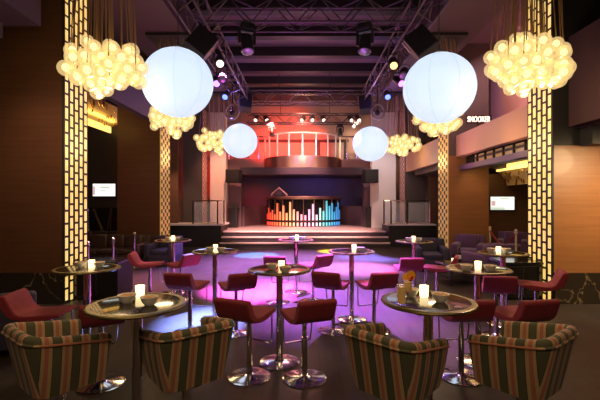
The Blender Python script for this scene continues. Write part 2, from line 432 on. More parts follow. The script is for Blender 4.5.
# gold cove bands in the side bays
def cove(label,x,y0,y1,z0,z1,sgn,grp,up):
    t=thing('gold_cove_light',label,'cove light',(x,(y0+y1)/2,z0),0,grp)
    L=(y1-y0)/2; H=z1-z0; hs=.2                                  # strip height
    zs=0 if up else H-hs
    b=MB(); N=8
    def p(a):
        return (sgn*.5*math.sin(a*math.pi/2), (hs+(H-hs)*(1-math.cos(a*math.pi/2))) if up else (H-hs)*a)
    for i in range(N):
        (xa,za),(xb,zb)=p(i/N),p((i+1)/N)
        if not up: xa,xb=sgn*.3*(1-math.cos(i/N*math.pi/2)),sgn*.3*(1-math.cos((i+1)/N*math.pi/2))
        b.add([(xa,-L,za),(xb,-L,zb),(xb,L,zb),(xa,L,za),(xa-sgn*.02,-L,za),(xb-sgn*.02,-L,zb),(xb-sgn*.02,L,zb),(xa-sgn*.02,L,za)],
              [(0,1,2,3),(7,6,5,4),(0,4,5,1),(2,6,7,3),(0,3,7,4),(1,5,6,2)])
    b.build('leaf_band','cove_leaf',t)
    xs=0 if up else sgn*.3
    MB().box(min(xs,xs+sgn*.06),max(xs,xs+sgn*.06),-L,L,zs,zs+hs).build('light_strip','cove_gold',t,smooth=False)
    lv=MB(); rng=random.Random(4)
    for i in range(70):
        yy=rng.uniform(-L,L); a=rng.uniform(.08,.92); px_,pz=p(a)
        if not up: px_=sgn*.3*(1-math.cos(a*math.pi/2))
        lv.obox((px_+sgn*.02,yy,pz),(.012,.05,.18),Matrix.Rotation(rng.uniform(-.6,.6),3,'X'))
    lv.build('leaf_pattern','brass',t,smooth=False)['kind']='stuff'
    return t
cove('glowing gold cove band above the television, left bay',-6.6,7.9,13.3,4.15,5.0-.1,1,'gold cove lights',True)
cove('glowing gold cove band above the television, right bay',6.95,7.9,13.3,2.36,3.03,-1,'gold cove lights',False)

# ------------------------------------------------------------------ stage
s=MB()
s.box(-3.25,3.4,15.2,22.5,0,.2); s.box(-3.25,3.4,15.55,22.5,.2,.4); s.box(-3.25,3.4,15.9,22.5,.4,.6)
struct('stage_steps', s, 'stage_riser')
struct('stage_platform', MB().box(-4.2,4.4,15.95,22.55,.5,.615), 'stage_floor')
nb=MB()
for yy,z in ((15.2,.2),(15.55,.4),(15.9,.6)): nb.box(-3.25,3.4,yy-.02,yy+.12,z-.035,z+.018)
struct('trim_17', nb, 'nosing')
struct('side_platform_left', MB().box(-5.6,-3.27,15.55,16.9,0,.86), 'black')
struct('trim_18', MB().box(-5.6,-3.2,15.5,16.9,.86,.92), 'plaster_light')
struct('side_platform_right', MB().box(3.42,5.3,15.55,16.9,0,.86), 'black')
struct('trim_19', MB().box(3.36,5.3,15.5,16.9,.86,.92), 'plaster_light')
# proscenium
struct('wall_proscenium_left', MB().box(-4.26,-3.55,17.9,18.3,.6,7.6), 'plaster_light')
struct('wall_proscenium_left_inner', MB().box(-3.55,-2.95,18.6,19.0,.6,3.3), 'wing_dark')
struct('wall_proscenium_right', MB().box(3.15,4.26,17.9,18.3,.6,7.6), 'plaster_light')
struct('wall_proscenium_right_inner', MB().box(2.92,3.4,18.6,19.0,.6,3.3), 'wing_dark')
struct('wall_stage_backdrop', MB().box(-3.3,3.3,21.6,21.7,.6,3.4), 'backdrop')
struct('trim_20', MB().box(-3.0,2.92,18.6,22.5,3.12,3.45), 'fascia_dark')
struct('wall_balcony_back', MB().box(-4.6,4.6,22.3,22.4,3.4,7.6), 'plaster_red')
# dark door frames on the balcony wall
bm=MB()
for px in (318.5,346): 
    x=fx(px,22); bm.box(x-.1,x+.1,22.2,22.3,3.45,5.3)
bm.box(-2.6,2.6,22.2,22.3,5.2,5.36)
struct('trim_21', bm, 'fascia_dark')
# curved balcony fascia
def arc(cx,cy,r,a0,a1,n): return [(cx+r*math.sin(a0+(a1-a0)*i/n), cy-r*math.cos(a0+(a1-a0)*i/n)) for i in range(n+1)]
def arcwall(mb,cx,cy,r,th,a0,a1,z0,z1,n=28):
    o=arc(cx,cy,r,a0,a1,n); i_=arc(cx,cy,r-th,a0,a1,n)
    vs=[(x,y,z0) for x,y in o]+[(x,y,z1) for x,y in o]+[(x,y,z0) for x,y in i_]+[(x,y,z1) for x,y in i_]
    k=n+1; fs=[]
    for q in range(n):
        fs += [(q,q+1,k+q+1,k+q),(2*k+q,3*k+q,3*k+q+1,2*k+q+1),(k+q,k+q+1,3*k+q+1,3*k+q),(q,2*k+q,2*k+q+1,q+1)]
    fs += [(0,k,3*k,2*k),(n,2*k+n,3*k+n,k+n)]
    return mb.add(vs,fs)
BC=(-.02,20.6)
struct('balcony_fascia', arcwall(MB(),BC[0],BC[1],2.05,.12,-R(78),R(78),3.45,4.02), 'bronze', smooth=True)
struct('balcony_deck', MB().box(-3.3,3.3,20.4,22.3,3.45,3.9), 'fascia_dark')
struct('trim_22', MB().box(-4.2,-1.95,19.6,20.4,3.45,3.95), 'plaster_pink')
struct('trim_23', MB().box(1.95,4.2,19.6,20.4,3.45,3.95), 'plaster_pink')
# balcony railing
t=thing('balcony_railing','curved metal railing above the polished stage balcony','railing',(BC[0],BC[1],4.02))
angs=[-74,-56,-38,-19,0,19,38,56,74]
for a in angs:
    x,y=2.0*math.sin(R(a)),-2.0*math.cos(R(a))
    MB().cyl((x,y,-.06),(x,y,1.1),.035,n=8).build('post','chrome_lit',t)
MB().tube([(x,y,1.1) for x,y in arc(0,0,2.0,-R(78),R(78),30)],.035).build('handrail','chrome_lit',t)
for x0,x1 in ((-4.0,-2.0),(2.0,4.0)):
    MB().tube([(x0,-.8,1.1),(x1,-.8,1.1)],.03).build('handrail','chrome',t)
    for k in range(4):
        x=x0+(x1-x0)*(k+.5)/4; MB().cyl((x,-.8,-.1),(x,-.8,1.1),.03,n=8).build('post','chrome',t)
# curved low walls behind the DJ desk
struct('stage_wing_left', arcwall(MB(),0.0,18.6,2.95,.1,-R(178),-R(95),.6,1.6,18), 'wing_dark', smooth=True)
struct('stage_wing_right', arcwall(MB(),0.0,18.6,2.95,.1,R(95),R(178),.6,1.6,18), 'wing_dark', smooth=True)
# DJ desk
t=thing('dj_desk','curved DJ desk with a coloured light equalizer on its front','DJ desk',(0.02,20.6,.615))
RD=2.0
arcwall(MB(),0,0,RD-.05,.1,-R(78),R(78),0,1.32).build('curved_body','black_gloss',t)
arcwall(MB(),0,0,RD+.03,.5,-R(78),R(78),1.32,1.4).build('worktop','bronze',t)
MB().tube([(x,y,1.44) for x,y in arc(0,0,RD+.06,-R(76),R(76),24)],.03).build('top_rail','bronze',t)
arcwall(MB(),0,0,RD-.03,.03,-R(77),R(77),.24,.3).build('black_band','black',t)
heights=[.30,.62,.38,.5,.28,.86,.42,.74,.36,.92,.55,.44,.3,.26,.55,.82,.28,.62,.46,.98,.72,.86,.42,.66,.9,.5]
def hue(f):
    st=[(0,(1,.06,.04)),(.2,(1,.18,.07)),(.38,(1,.5,.22)),(.5,(1,.35,.5)),(.6,(.85,.5,.75)),(.7,(.15,.65,.6)),(.85,(.06,.42,.75)),(1,(.05,.25,.7))]
    for (a,ca),(b_,cb) in zip(st,st[1:]):
        if f<=b_:
            k=(f-a)/(b_-a); return tuple(ca[i]+(cb[i]-ca[i])*k for i in range(3))
    return st[-1][1]
NB=len(heights)
for i,h in enumerate(heights):
    f=i/(NB-1); a=R(-66)+R(132)*f; c=hue(f)
    mm=mat('led_bar_%d'%i,c,.4,emit=c,es=.72,sample=False)
    b=MB(); rot=Matrix.Rotation(a,3,'Z')
    for z0,z1 in ((.03,.2),(.31,.31+h*.95)):
        p=(RD*math.sin(a),-RD*math.cos(a),(z0+z1)/2); b.obox(p,(.085,.03,z1-z0),rot)
    b.build('light_bar',mm,t,smooth=False)
for i in range(9):
    a=R(-60+15*i); p=(RD*math.sin(a),-RD*math.cos(a),0)
    MB().cyl((p[0]*.99,p[1]*.99,.3),(p[0]*.99,p[1]*.99,1.3),.02,n=6).build('front_post','bronze',t)
t=thing('tent_shaped_stand','small pink tent-shaped stand on the DJ desk','stand',(fx(279,18.8),18.85,2.06))
MB().prism([(-.12,.0),(.12,.0),(.12,.02),(-.12,.02)],-.38,.38).build('base','black',t)
MB().tube([(-.36,0,.02),(-.36,0,.12),(0,0,.42),(.36,0,.12),(.36,0,.02)],.045,6).build('frame','plaster_pink',t)
MB().obox((0,0,.16),(.3,.1,.2)).build('panel','fascia_dark',t,smooth=False)

# railings on the side platforms
def platform_railing(posts,y,label):
    t=thing('platform_railing',label,'railing',(posts[0],y,.92),0,'glass railings on the side platforms')
    for p in posts: MB().cyl((p-posts[0],0,0),(p-posts[0],0,.95),.03,n=8).build('post','dark_metal' if p!=posts[-1] else 'chrome',t)
    MB().tube([(0,0,.93),(posts[-1]-posts[0],0,.93)],.022).build('handrail','chrome',t)
    for a,b_ in zip(posts,posts[1:]):
        MB().box(a-posts[0]+.06,b_-posts[0]-.06,-.006,.006,.08,.86).build('glass_panel','glass',t,smooth=False)
platform_railing([fx(193,15.7),fx(218,15.7)-.02,fx(224,15.7)],15.7,'glass railing on the side platform left of the stage steps')
platform_railing([fx(384,15.7),fx(391,15.7),fx(407,15.7),fx(430,15.7)],15.7,'glass railing on the side platform right of the stage steps')
# side-fill speakers on the proscenium
for px,sgn,lab in ((234.5,-1,'black speaker box on the salmon proscenium, left of the stage'),(369.5,1,'black speaker box on the pale proscenium, right of the stage')):
    p=at(px,176.5,17.6); t=thing('stage_speaker',lab,'speaker',(p.x,17.45,p.z-.3),0,'speakers beside the stage opening')
    rot=Matrix.Rotation(R(12)*sgn,3,'Z')
    MB().obox((0,0,.3),(.62,.5,.6),rot).build('cabinet','black',t,smooth=False,bevel=.02)
    MB().obox((0,-.24,.3),(.54,.06,.52),rot).build('grille','dark_metal',t,smooth=False)
    MB().obox((sgn*.1,.33,.3),(.1,.3,.1)).build('bracket','steel',t,smooth=False)
    t2=thing('floor_speaker','tall black speaker on the stage floor by the '+('left' if sgn<0 else 'right')+' proscenium edge','speaker',(p.x+sgn*.15,18.2,.615),0,'tall stage floor speakers')
    MB().box(-.2,.2,-.2,.2,0,.95).build('cabinet','black',t2,smooth=False,bevel=.02)
    MB().box(-.17,.17,-.22,-.2,.05,.9).build('grille','dark_metal',t2,smooth=False)

# ------------------------------------------------------------------ trusses and what hangs from them
def truss(label,p,q,up=.45,wd=.45,step=.45):
    p=Vector(p); q=Vector(q); d=(q-p); L=d.length; d.normalize(); side=d.cross(Vector((0,0,1)))
    t=thing('lighting_truss',label,'truss',p,0,'aluminium lighting trusses')
    def P(k,s,u): return d*k+side*(s*wd/2)+Vector((0,0,u*up))
    for s_ in (-1,1):
        for u in (0,1): MB().cyl(P(0,s_,u),P(L,s_,u),.026,n=8).build('chord','truss',t)
    b=MB(); n=max(1,int(L/step)); st=L/n
    for i in range(n):
        a,c=i*st,(i+1)*st
        for s_ in (-1,1):
            u0,u1=(0,1) if i%2==0 else (1,0)
            b.cyl(P(a,s_,u0),P(c,s_,u1),.014,n=6,cap=False)
        for u in (0,1):
            s0,s1=(-1,1) if i%2==0 else (1,-1)
            b.cyl(P(a,s0,u),P(c,s1,u),.014,n=6,cap=False)
    b.build('lattice','truss',t)
    return t
TZ=5.44
truss('long truss running to the stage above the left globe lamps',(-2.2,1.0,TZ),(-2.2,14.4,TZ))
truss('long truss running to the stage above the right globe lamps',(2.42,1.0,TZ),(2.42,14.4,TZ))
truss('cross truss nearest the camera carrying two moving heads',(-1.95,8.1,TZ),(2.17,8.1,TZ),up=.5)
truss('cross truss joining the far ends of both long trusses',(-2.42,14.5,TZ),(2.65,14.5,TZ))
truss('short cross truss with white lamps above the stage balcony',(-2.7,19.0,5.62),(2.8,19.0,5.62),up=.45)
for x in (-2.2,0.1,2.42):
    pass
# hanger rods for the trusses
for i,(x,y,z,lab) in enumerate([(-2.2,4.5,5.89,'thin rod hanging the left long truss nearest the camera'),(-2.2,11,5.89,'thin rod hanging the left long truss near its far end'),(2.42,4.5,5.89,'thin rod hanging the right long truss nearest the camera'),(2.42,11,5.89,'thin rod hanging the right long truss near its far end'),
        (-.9,14.5,5.89,'thin rod hanging the far cross truss, left of centre'),(1.0,14.5,5.89,'thin rod hanging the far cross truss, right of centre'),(-1.1,19,6.99,'thin rod hanging the stage truss, left of centre'),(1.3,19,6.99,'thin rod hanging the stage truss, right of centre')]):
    hz=1.53 if y>17 else 6.6-z
    z=6.07 if y>17 else z
    tag(MB().cyl((0,0,0),(0,0,hz),.014,n=6).build('hanger_rod','dark_metal',loc=(x,y,z)),lab,'hanger','truss hanger rods')
# moving heads
def moving_head():
    t=thing('moving_head_light','x','stage light')
    MB().rbox(-.17,.17,-.14,.14,-.17,0,.03).build('base','spot_body',t)
    MB().box(-.08,.08,-.05,.05,0,.09).build('clamp','steel',t,smooth=False)
    y_=MB(); y_.obox((-.19,0,-.33),(.05,.13,.36)); y_.obox((.19,0,-.33),(.05,.13,.36)); y_.obox((0,0,-.18),(.43,.15,.05))
    y_.build('yoke','spot_body',t,smooth=False,bevel=.01)
    h=bpy.data.objects.new('head',None)
    rot=Matrix.Rotation(R(-16),3,'X')
    b=MB().lathe([(.06,.2),(.13,.16),(.145,0),(.15,-.18),(.165,-.24),(.165,-.28)],(0,0,-.44),20,rot)
    hd=b.build('head','spot_body',t)
    MB().lathe([(.15,0),(.12,-.02),(.02,-.035)],Vector((0,0,-.44))+rot@Vector((0,0,-.281)),20,rot).build('lens','lens_dark',hd)
    return t
mh=Proto(moving_head())
G='moving head stage lights'
mh.put((fx(248,8.1),7.95,TZ-.02),R(25),'moving head light under the near cross truss, left one',G)
mh.put((fx(364,8.1),7.95,TZ-.02),R(-25),'moving head light under the near cross truss, right one',G)
mh.put((fx(340,18.9),18.9,5.58),0,'moving head light under the white-lamp stage truss, right of centre',G)
mh.put((fx(272,18.9),18.9,5.58),0,'moving head light under the white-lamp stage truss, left of centre',G)
for o in C.objects:
    if o.name.startswith('moving_head_light'): o.scale=(.82,.82,.82)
# par cans
def par(lensname):
    t=thing('par_can','x','stage light')
    rot=Matrix.Rotation(R(-52),3,'X')
    MB().tube([(-.13,0,-.22),(-.13,0,-.05),(0,0,0),(.13,0,-.05),(.13,0,-.22)],.012,6).build('yoke','dark_metal',t)
    b=MB().lathe([(.05,.16),(.1,.13),(.115,0),(.115,-.2)],(0,0,-.22),18,rot).build('can','spot_body',t)
    MB().lathe([(.1,0),(.07,-.01),(.01,-.012)],Vector((0,0,-.22))+rot@Vector((0,0,-.195)),18,rot).build('lens',lensname,b)
    return t
pk={k:Proto(par(k)) for k in ('lens_magenta','lens_blue','lens_purple','lens_dark','lens_white','lens_amber')}
G='par can lights along the trusses'
pars=[('lens_purple',216,80,10.2,'purple lit par can on the left long truss, nearer one'),
 ('lens_blue',226,94,12.4,'blue lit par can on the left long truss near its far end'),
 ('lens_magenta',398,80,10.4,'magenta lit par can on the right long truss'),
 ('lens_blue',387,94,12.4,'bright blue par can on the right long truss near its far end'),
 ('lens_amber',393,62,9.2,'small amber par can on the right long truss'),
 ('lens_white',220,60,9.0,'small white par can on the left long truss'),
 ('lens_dark',222,76,9.7,'dark par can on the left long truss between lit ones'),
 ('lens_dark',404,72,9.7,'dark par can on the right long truss between lit ones'),
 ('lens_dark',268,122,18.9,'dark par can under the stage truss, left of the moving head'),
 ('lens_dark',354,124,18.9,'dark par can under the stage truss, beside the right small globe'),
 ('lens_white',256,118,19.0,'white lamp in the stage truss, first from left'),('lens_white',266,118,19.0,'white lamp in the stage truss, second from left'),
 ('lens_white',303,118,19.0,'white lamp in the stage truss at the middle'),('lens_white',312,118,19.0,'white lamp in the stage truss, right of the middle'),
 ('lens_white',323,118,19.0,'white lamp in the stage truss, third from right'),('lens_white',350,118,19.0,'white lamp in the stage truss, second from right'),('lens_white',358,118,19.0,'white lamp in the stage truss, last on right')]
for k,px,py,d,lab in pars:
    p=at(px,py,d); z=min(p.z+.2,5.44) if d<15 else p.z+.2
    pk[k].put((p.x,d,z),R(random.Random(px).uniform(-25,25)),lab,G)
# big hung speakers / effect boxes
def hung_speaker():
    t=thing('hung_speaker','x','speaker')
    MB().box(-.3,.3,-.28,.28,-.78,0).build('cabinet','black',t,smooth=False,bevel=.02)
    MB().box(-.27,.27,-.3,-.28,-.75,-.03).build('grille','dark_metal',t,smooth=False)
    MB().tube([(-.33,0,-.3),(-.33,0,.1),(0,0,.16),(.33,0,.1),(.33,0,-.3)],.018,6).build('bracket','steel',t)
    return t
hs_=Proto(hung_speaker()); G='black speakers hung from the trusses'
for px,py,d,rz,ry,lab in ((207,50,7.7,20,34,'large tilted black speaker at the truss corner above the big left globe'),(415,50,7.7,-20,-34,'large tilted black speaker at the truss corner above the big right globe'),
        (246,103,14.1,10,4,'black speaker under the far truss corner above the small left globe'),(365,105,14.1,-10,-4,'black speaker under the far truss corner above the small right globe')):
    p=at(px,py,d); o=hs_.put((p.x,d,p.z+.25),R(rz),lab,G); o.rotation_euler=(R(-18),R(ry),R(rz)); o.scale=(.74,.74,.74)
# ring-shaped effect lights
for px,py,lab in ((232,112,'ring-shaped stage light above the small left globe'),(378,112,'ring-shaped stage light above the small right globe')):
    p=at(px,py,12.5); t=thing('ring_light',lab,'stage light',p,0,'ring stage lights')
    MB().tube([(.2*math.cos(a),0.06*math.sin(a),.25*math.sin(a)) for a in [2*math.pi*i/24 for i in range(25)]],.03,8).build('ring','steel',t)
    MB().cyl((0,.1,-.1),(0,.1,.9),.02,n=6).build('drop_arm','dark_metal',t)
    MB().sphere((0,.1,0),.09).build('head','spot_body',t)

# ------------------------------------------------------------------ globe lamps
def globe_lamp(c,r,label,top):
    t=thing('balloon_lamp',label,'globe lamp',c,0,'white balloon lamps over the dance floor')
    MB().sphere((0,0,0),r,n=48,m=32,sc=(1,1,.98)).build('skin','balloon_skin',t)
    b=MB()
    for k in range(8):
        a=2*math.pi*k/8+.2
        b.tube([(r*1.0*math.sin(th)*math.cos(a),r*1.0*math.sin(th)*math.sin(a),-.98*r*math.cos(th)) for th in [math.pi*(.03+.94*j/30) for j in range(31)]],.0035,4)
    b.build('seam','balloon_seam',t)
    MB().lathe([(.10,r*.96),(.11,r*1.0),(.05,r*1.04),(.02,r*1.08)],n=20).build('cap','steel',t)
    MB().cyl((0,0,r*1.04),(0,0,top-c[2]),.008,n=6).build('cable','dark_metal',t)
    return t
def gl_at(px,py,d,rpx,label):
    p=at(px,py,d); globe_lamp(p,rpx/F*d,label,5.44); return p
GL=[gl_at(178,83,6.7,34.5,'large white balloon lamp left of the near truss, in front of globes'),
 gl_at(439,88.5,6.7,35,'large white balloon lamp right of the near truss, in front of globes'),
 gl_at(240,141,13.4,17.3,'small white balloon lamp left of the stage balcony'),
 gl_at(370.5,144,13.4,17.5,'small white balloon lamp right of the stage balcony')]
# ------------------------------------------------------------------ bubble chandeliers
gme=MB().sphere((0,0,0),1.0,n=20,m=12)
globe_proto=gme.build('glass_globe','globe_glass'); bulb_proto=MB().sphere((0,0,0),1,n=10,m=6).build('bulb','bulb')
CH=[]
def chandelier(c,label,seed,top,n_globe,half=(.55,.42,.41),rg=.112):
    rng=random.Random(seed); t=thing('bubble_chandelier',label,'chandelier',(c[0],c[1],top),0,'bubble glass chandeliers')
    pts=[]; tries=0
    while len(pts)<n_globe and tries<20000:
        tries+=1
        p=Vector((rng.uniform(-1,1),rng.uniform(-1,1),rng.uniform(-1,1)))
        # lumpy flat cloud: higher in the middle
        lim=1-.28*abs(math.sin(p.x*3.3+seed))
        if p.x*p.x*.85+p.y*p.y+(p.z/lim)**2*.9>1: continue
        q=Vector((p.x*half[0],p.y*half[1],p.z*half[2]))
        if all((q-o).length>rg*1.32 for o in pts): pts.append(q)
    for i,q in enumerate(pts):
        g=globe_proto.copy(); C.objects.link(g); g.parent=t; g.location=(q.x,q.y,c[2]-top+q.z); s_=rg*rng.uniform(.88,1.08); g.scale=(s_,s_,s_)
        b=bulb_proto.copy(); C.objects.link(b); b.parent=g; b.location=(0,0,.1); b.scale=(.46,.46,.5)
        if i%2==0 or q.z>.1:
            e=Vector((q.x*.8+rng.uniform(-.05,.05),q.y*.8,0)); 
            MB().cyl((q.x,q.y,c[2]-top+q.z+rg),e,.0085,n=6,cap=False).build('cord','cord',t)
    MB().box(-half[0],half[0],-half[1],half[1],-.06,0).build('ceiling_plate','dark_metal',t,smooth=False)
    CH.append(c)
chandelier((-2.96,5.85,3.83),'nearest bubble glass chandelier on the left, before the brick panel',1,5.75,62)
chandelier((3.32,5.75,3.83),'nearest bubble glass chandelier on the right, before the brick panel',7,5.75,62)
chandelier((-3.12,9.5,3.85),'second bubble glass chandelier on the left, behind the large balloon lamp',3,5.75,46)
chandelier((3.3,9.5,3.8),'second bubble glass chandelier on the right, behind the large balloon lamp',4,5.75,46)
chandelier((-3.3,14.4,4.05),'farthest bubble glass chandelier on the left, beside the small balloon lamp',5,5.75,46,(.66,.46,.46),.12)
chandelier((3.6,14.4,3.93),'farthest bubble glass chandelier on the right, beside the small balloon lamp',6,5.75,46,(.66,.46,.46),.12)
bpy.data.objects.remove(bulb_proto); bpy.data.objects.remove(globe_proto)

# ------------------------------------------------------------------ high tables
def high_table():
    t=thing('high_table','x','table')
    MB().lathe([(.01,1.02),(.31,1.022),(.345,1.03),(.352,1.04),(.348,1.05),(.335,1.053),(.01,1.053)],n=64).build('tabletop','table_top',t)
    MB().lathe([(.335,1.0535),(.349,1.0495),(.3535,1.04),(.349,1.0365),(.352,1.04),(.347,1.048),(.3345,1.0525),(.335,1.0535)],n=64,cap=False).build('edge_band','bronze_edge',t)
    MB().lathe([(.306,1.0531),(.306,1.0535),(.335,1.0535),(.335,1.0531),(.306,1.0531)],n=64,cap=False).build('ring_band','bronze_edge',t)  # flat bronze ring just inside the rim
    MB().cyl((0,0,.03),(0,0,1.02),.038,n=20).build('pole','chrome',t)
    MB().lathe([(.05,1.0),(.12,1.012),(.12,1.02),(.01,1.02)],n=24).build('top_plate','steel',t)
    MB().lathe([(.225,0),(.225,.012),(.2,.02),(.06,.032),(.04,.06),(.01,.06)],n=40).build('base','chrome',t)
    return t
tb=Proto(high_table()); G='round high tables'
TAB={}
def put_table(k,px,d,label,hero=None):
    x=fx(px,d); TAB[k]=(x,d); tb.put((x,d,0),random.Random(k).uniform(0,6),label,G)
put_table(1,137,2.88,'round high table between the two striped chairs on the left')
put_table(2,428,2.97,'round high table holding the orange drinks')
put_table(3,279.5,4.37,'round high table at the middle, in front of both nearest red stools')
put_table(4,215,5.97,'round high table with bluish top left of centre, two stools in front')
put_table(5,351.5,5.97,'round high table right of centre on the blue-lit dance floor')
put_table(6,296,7.8,'round high table closest to the stage steps, on the centre line')
put_table(7,173,7.7,'small-looking far table near the left dotted gold panel')
put_table(8,414,7.5,'far table near the right dotted gold panel and black platform')
put_table(9,478,4.4,'round high table near the dark counter right, with candle between bowls')
put_table(10,87,4.43,'round high table before the left glowing brick panel')
put_table(11,503,5.75,'round high table behind another, beside the right glowing brick panel')
# ------------------------------------------------------------------ bar stools
def bar_stool():
    t=thing('bar_stool','x','stool')
    MB().lathe([(.235,0),(.235,.01),(.21,.018),(.06,.03),(.036,.05),(.01,.05)],n=40).build('base','chrome',t)
    p=MB().cyl((0,0,.03),(0,0,.44),.032,n=16); p.cyl((0,0,.44),(0,0,.62),.026,n=16); p.build('pole','chrome',t)
    W=.205
    prof=[(.235,.668),(.245,.682),(.235,.697),(.1,.694),(-.1,.684),(-.165,.688),(-.2,.67),(-.175,.637),(-.08,.622),(.05,.624)]
    b=MB().prism(prof,-W,W); o=b.build('seat','red_fabric',t,bevel=.014)
    prof=[(-.155,.688),(-.205,.71),(-.235,.75),(-.305,.88),(-.33,.898),(-.365,.892),(-.385,.87),(-.335,.735),(-.31,.70),(-.25,.655),(-.17,.636)]
    b=MB().prism(prof,-W,W); b.build('backrest','red_fabric',t,bevel=.014)
    MB().obox((0,0,.618),(.2,.2,.016)).build('mount_plate','steel',t,smooth=False)
    f=MB()
    f.tube([(-.175,.19,.67),(-.17,.2,.5),(-.16,.215,.34),(-.14,.225,.318),(0,.235,.315),(.14,.225,.318),(.16,.215,.34),(.17,.2,.5),(.175,.19,.67)],.009,8)
    f.build('footrest','chrome',t)
    return t
st=Proto(bar_stool()); G='maroon bar stools around the high tables'
stools=[ # px, depth, facing, label
 (46,4.05,(1,.1),'maroon bar stool beside the dark wall at left, back to the picture edge'),
 (101,3.85,(-.5,.85),'maroon bar stool half hidden behind the near left table'),
 (150,7.2,(1,.15),'far left bar stool with its back to the left sofa'),
 (181,7.2,(-.8,.6),'far left purple-lit bar stool facing the left sofa'),
 (190,5.4,(.22,.97),'left one of two bar stools before the bluish left table'),
 (236,5.36,(-.45,.9),'right one of two bar stools before the bluish left table'),
 (249.5,4.01,(.4,.92),'left one of the two nearest stools at the middle table'),
 (304.5,3.97,(-.38,.92),'right one of the two nearest stools at the middle table'),
 (278,7.0,(.12,1),'bar stool showing its back just behind the middle table'),
 (313,7.1,(-.65,.76),'bar stool facing left beyond the middle table, toward the stage steps'),
 (333,5.44,(.38,.92),'left one of two bar stools on the blue floor right of centre'),
 (374,5.44,(-.28,.96),'right one of two bar stools on the blue floor right of centre'),
 (407,6.8,(.0,1),'bar stool showing its back before the far right table'),
 (437,6.8,(-.9,.4),'orange-lit bar stool facing left toward the far right table'),
 (496,5.2,(.3,.95),'bar stool showing its back behind the table with candle between bowls'),
 (536,5.4,(-.9,.4),'red bar stool in front of the dark counter and brick panel'),
 (461,4.01,(.0,1),'bar stool showing its back behind the drinks table'),
 (516,4.0,(-.18,.98),'red bar stool standing over the far right striped chair'),
]
for px,d,f,lab in stools: st.put((fx(px,d),d,0),face(f),lab,G)
for o in C.objects:
    if o.name.startswith('bar_stool'): o.scale=(.95,.93,.975)
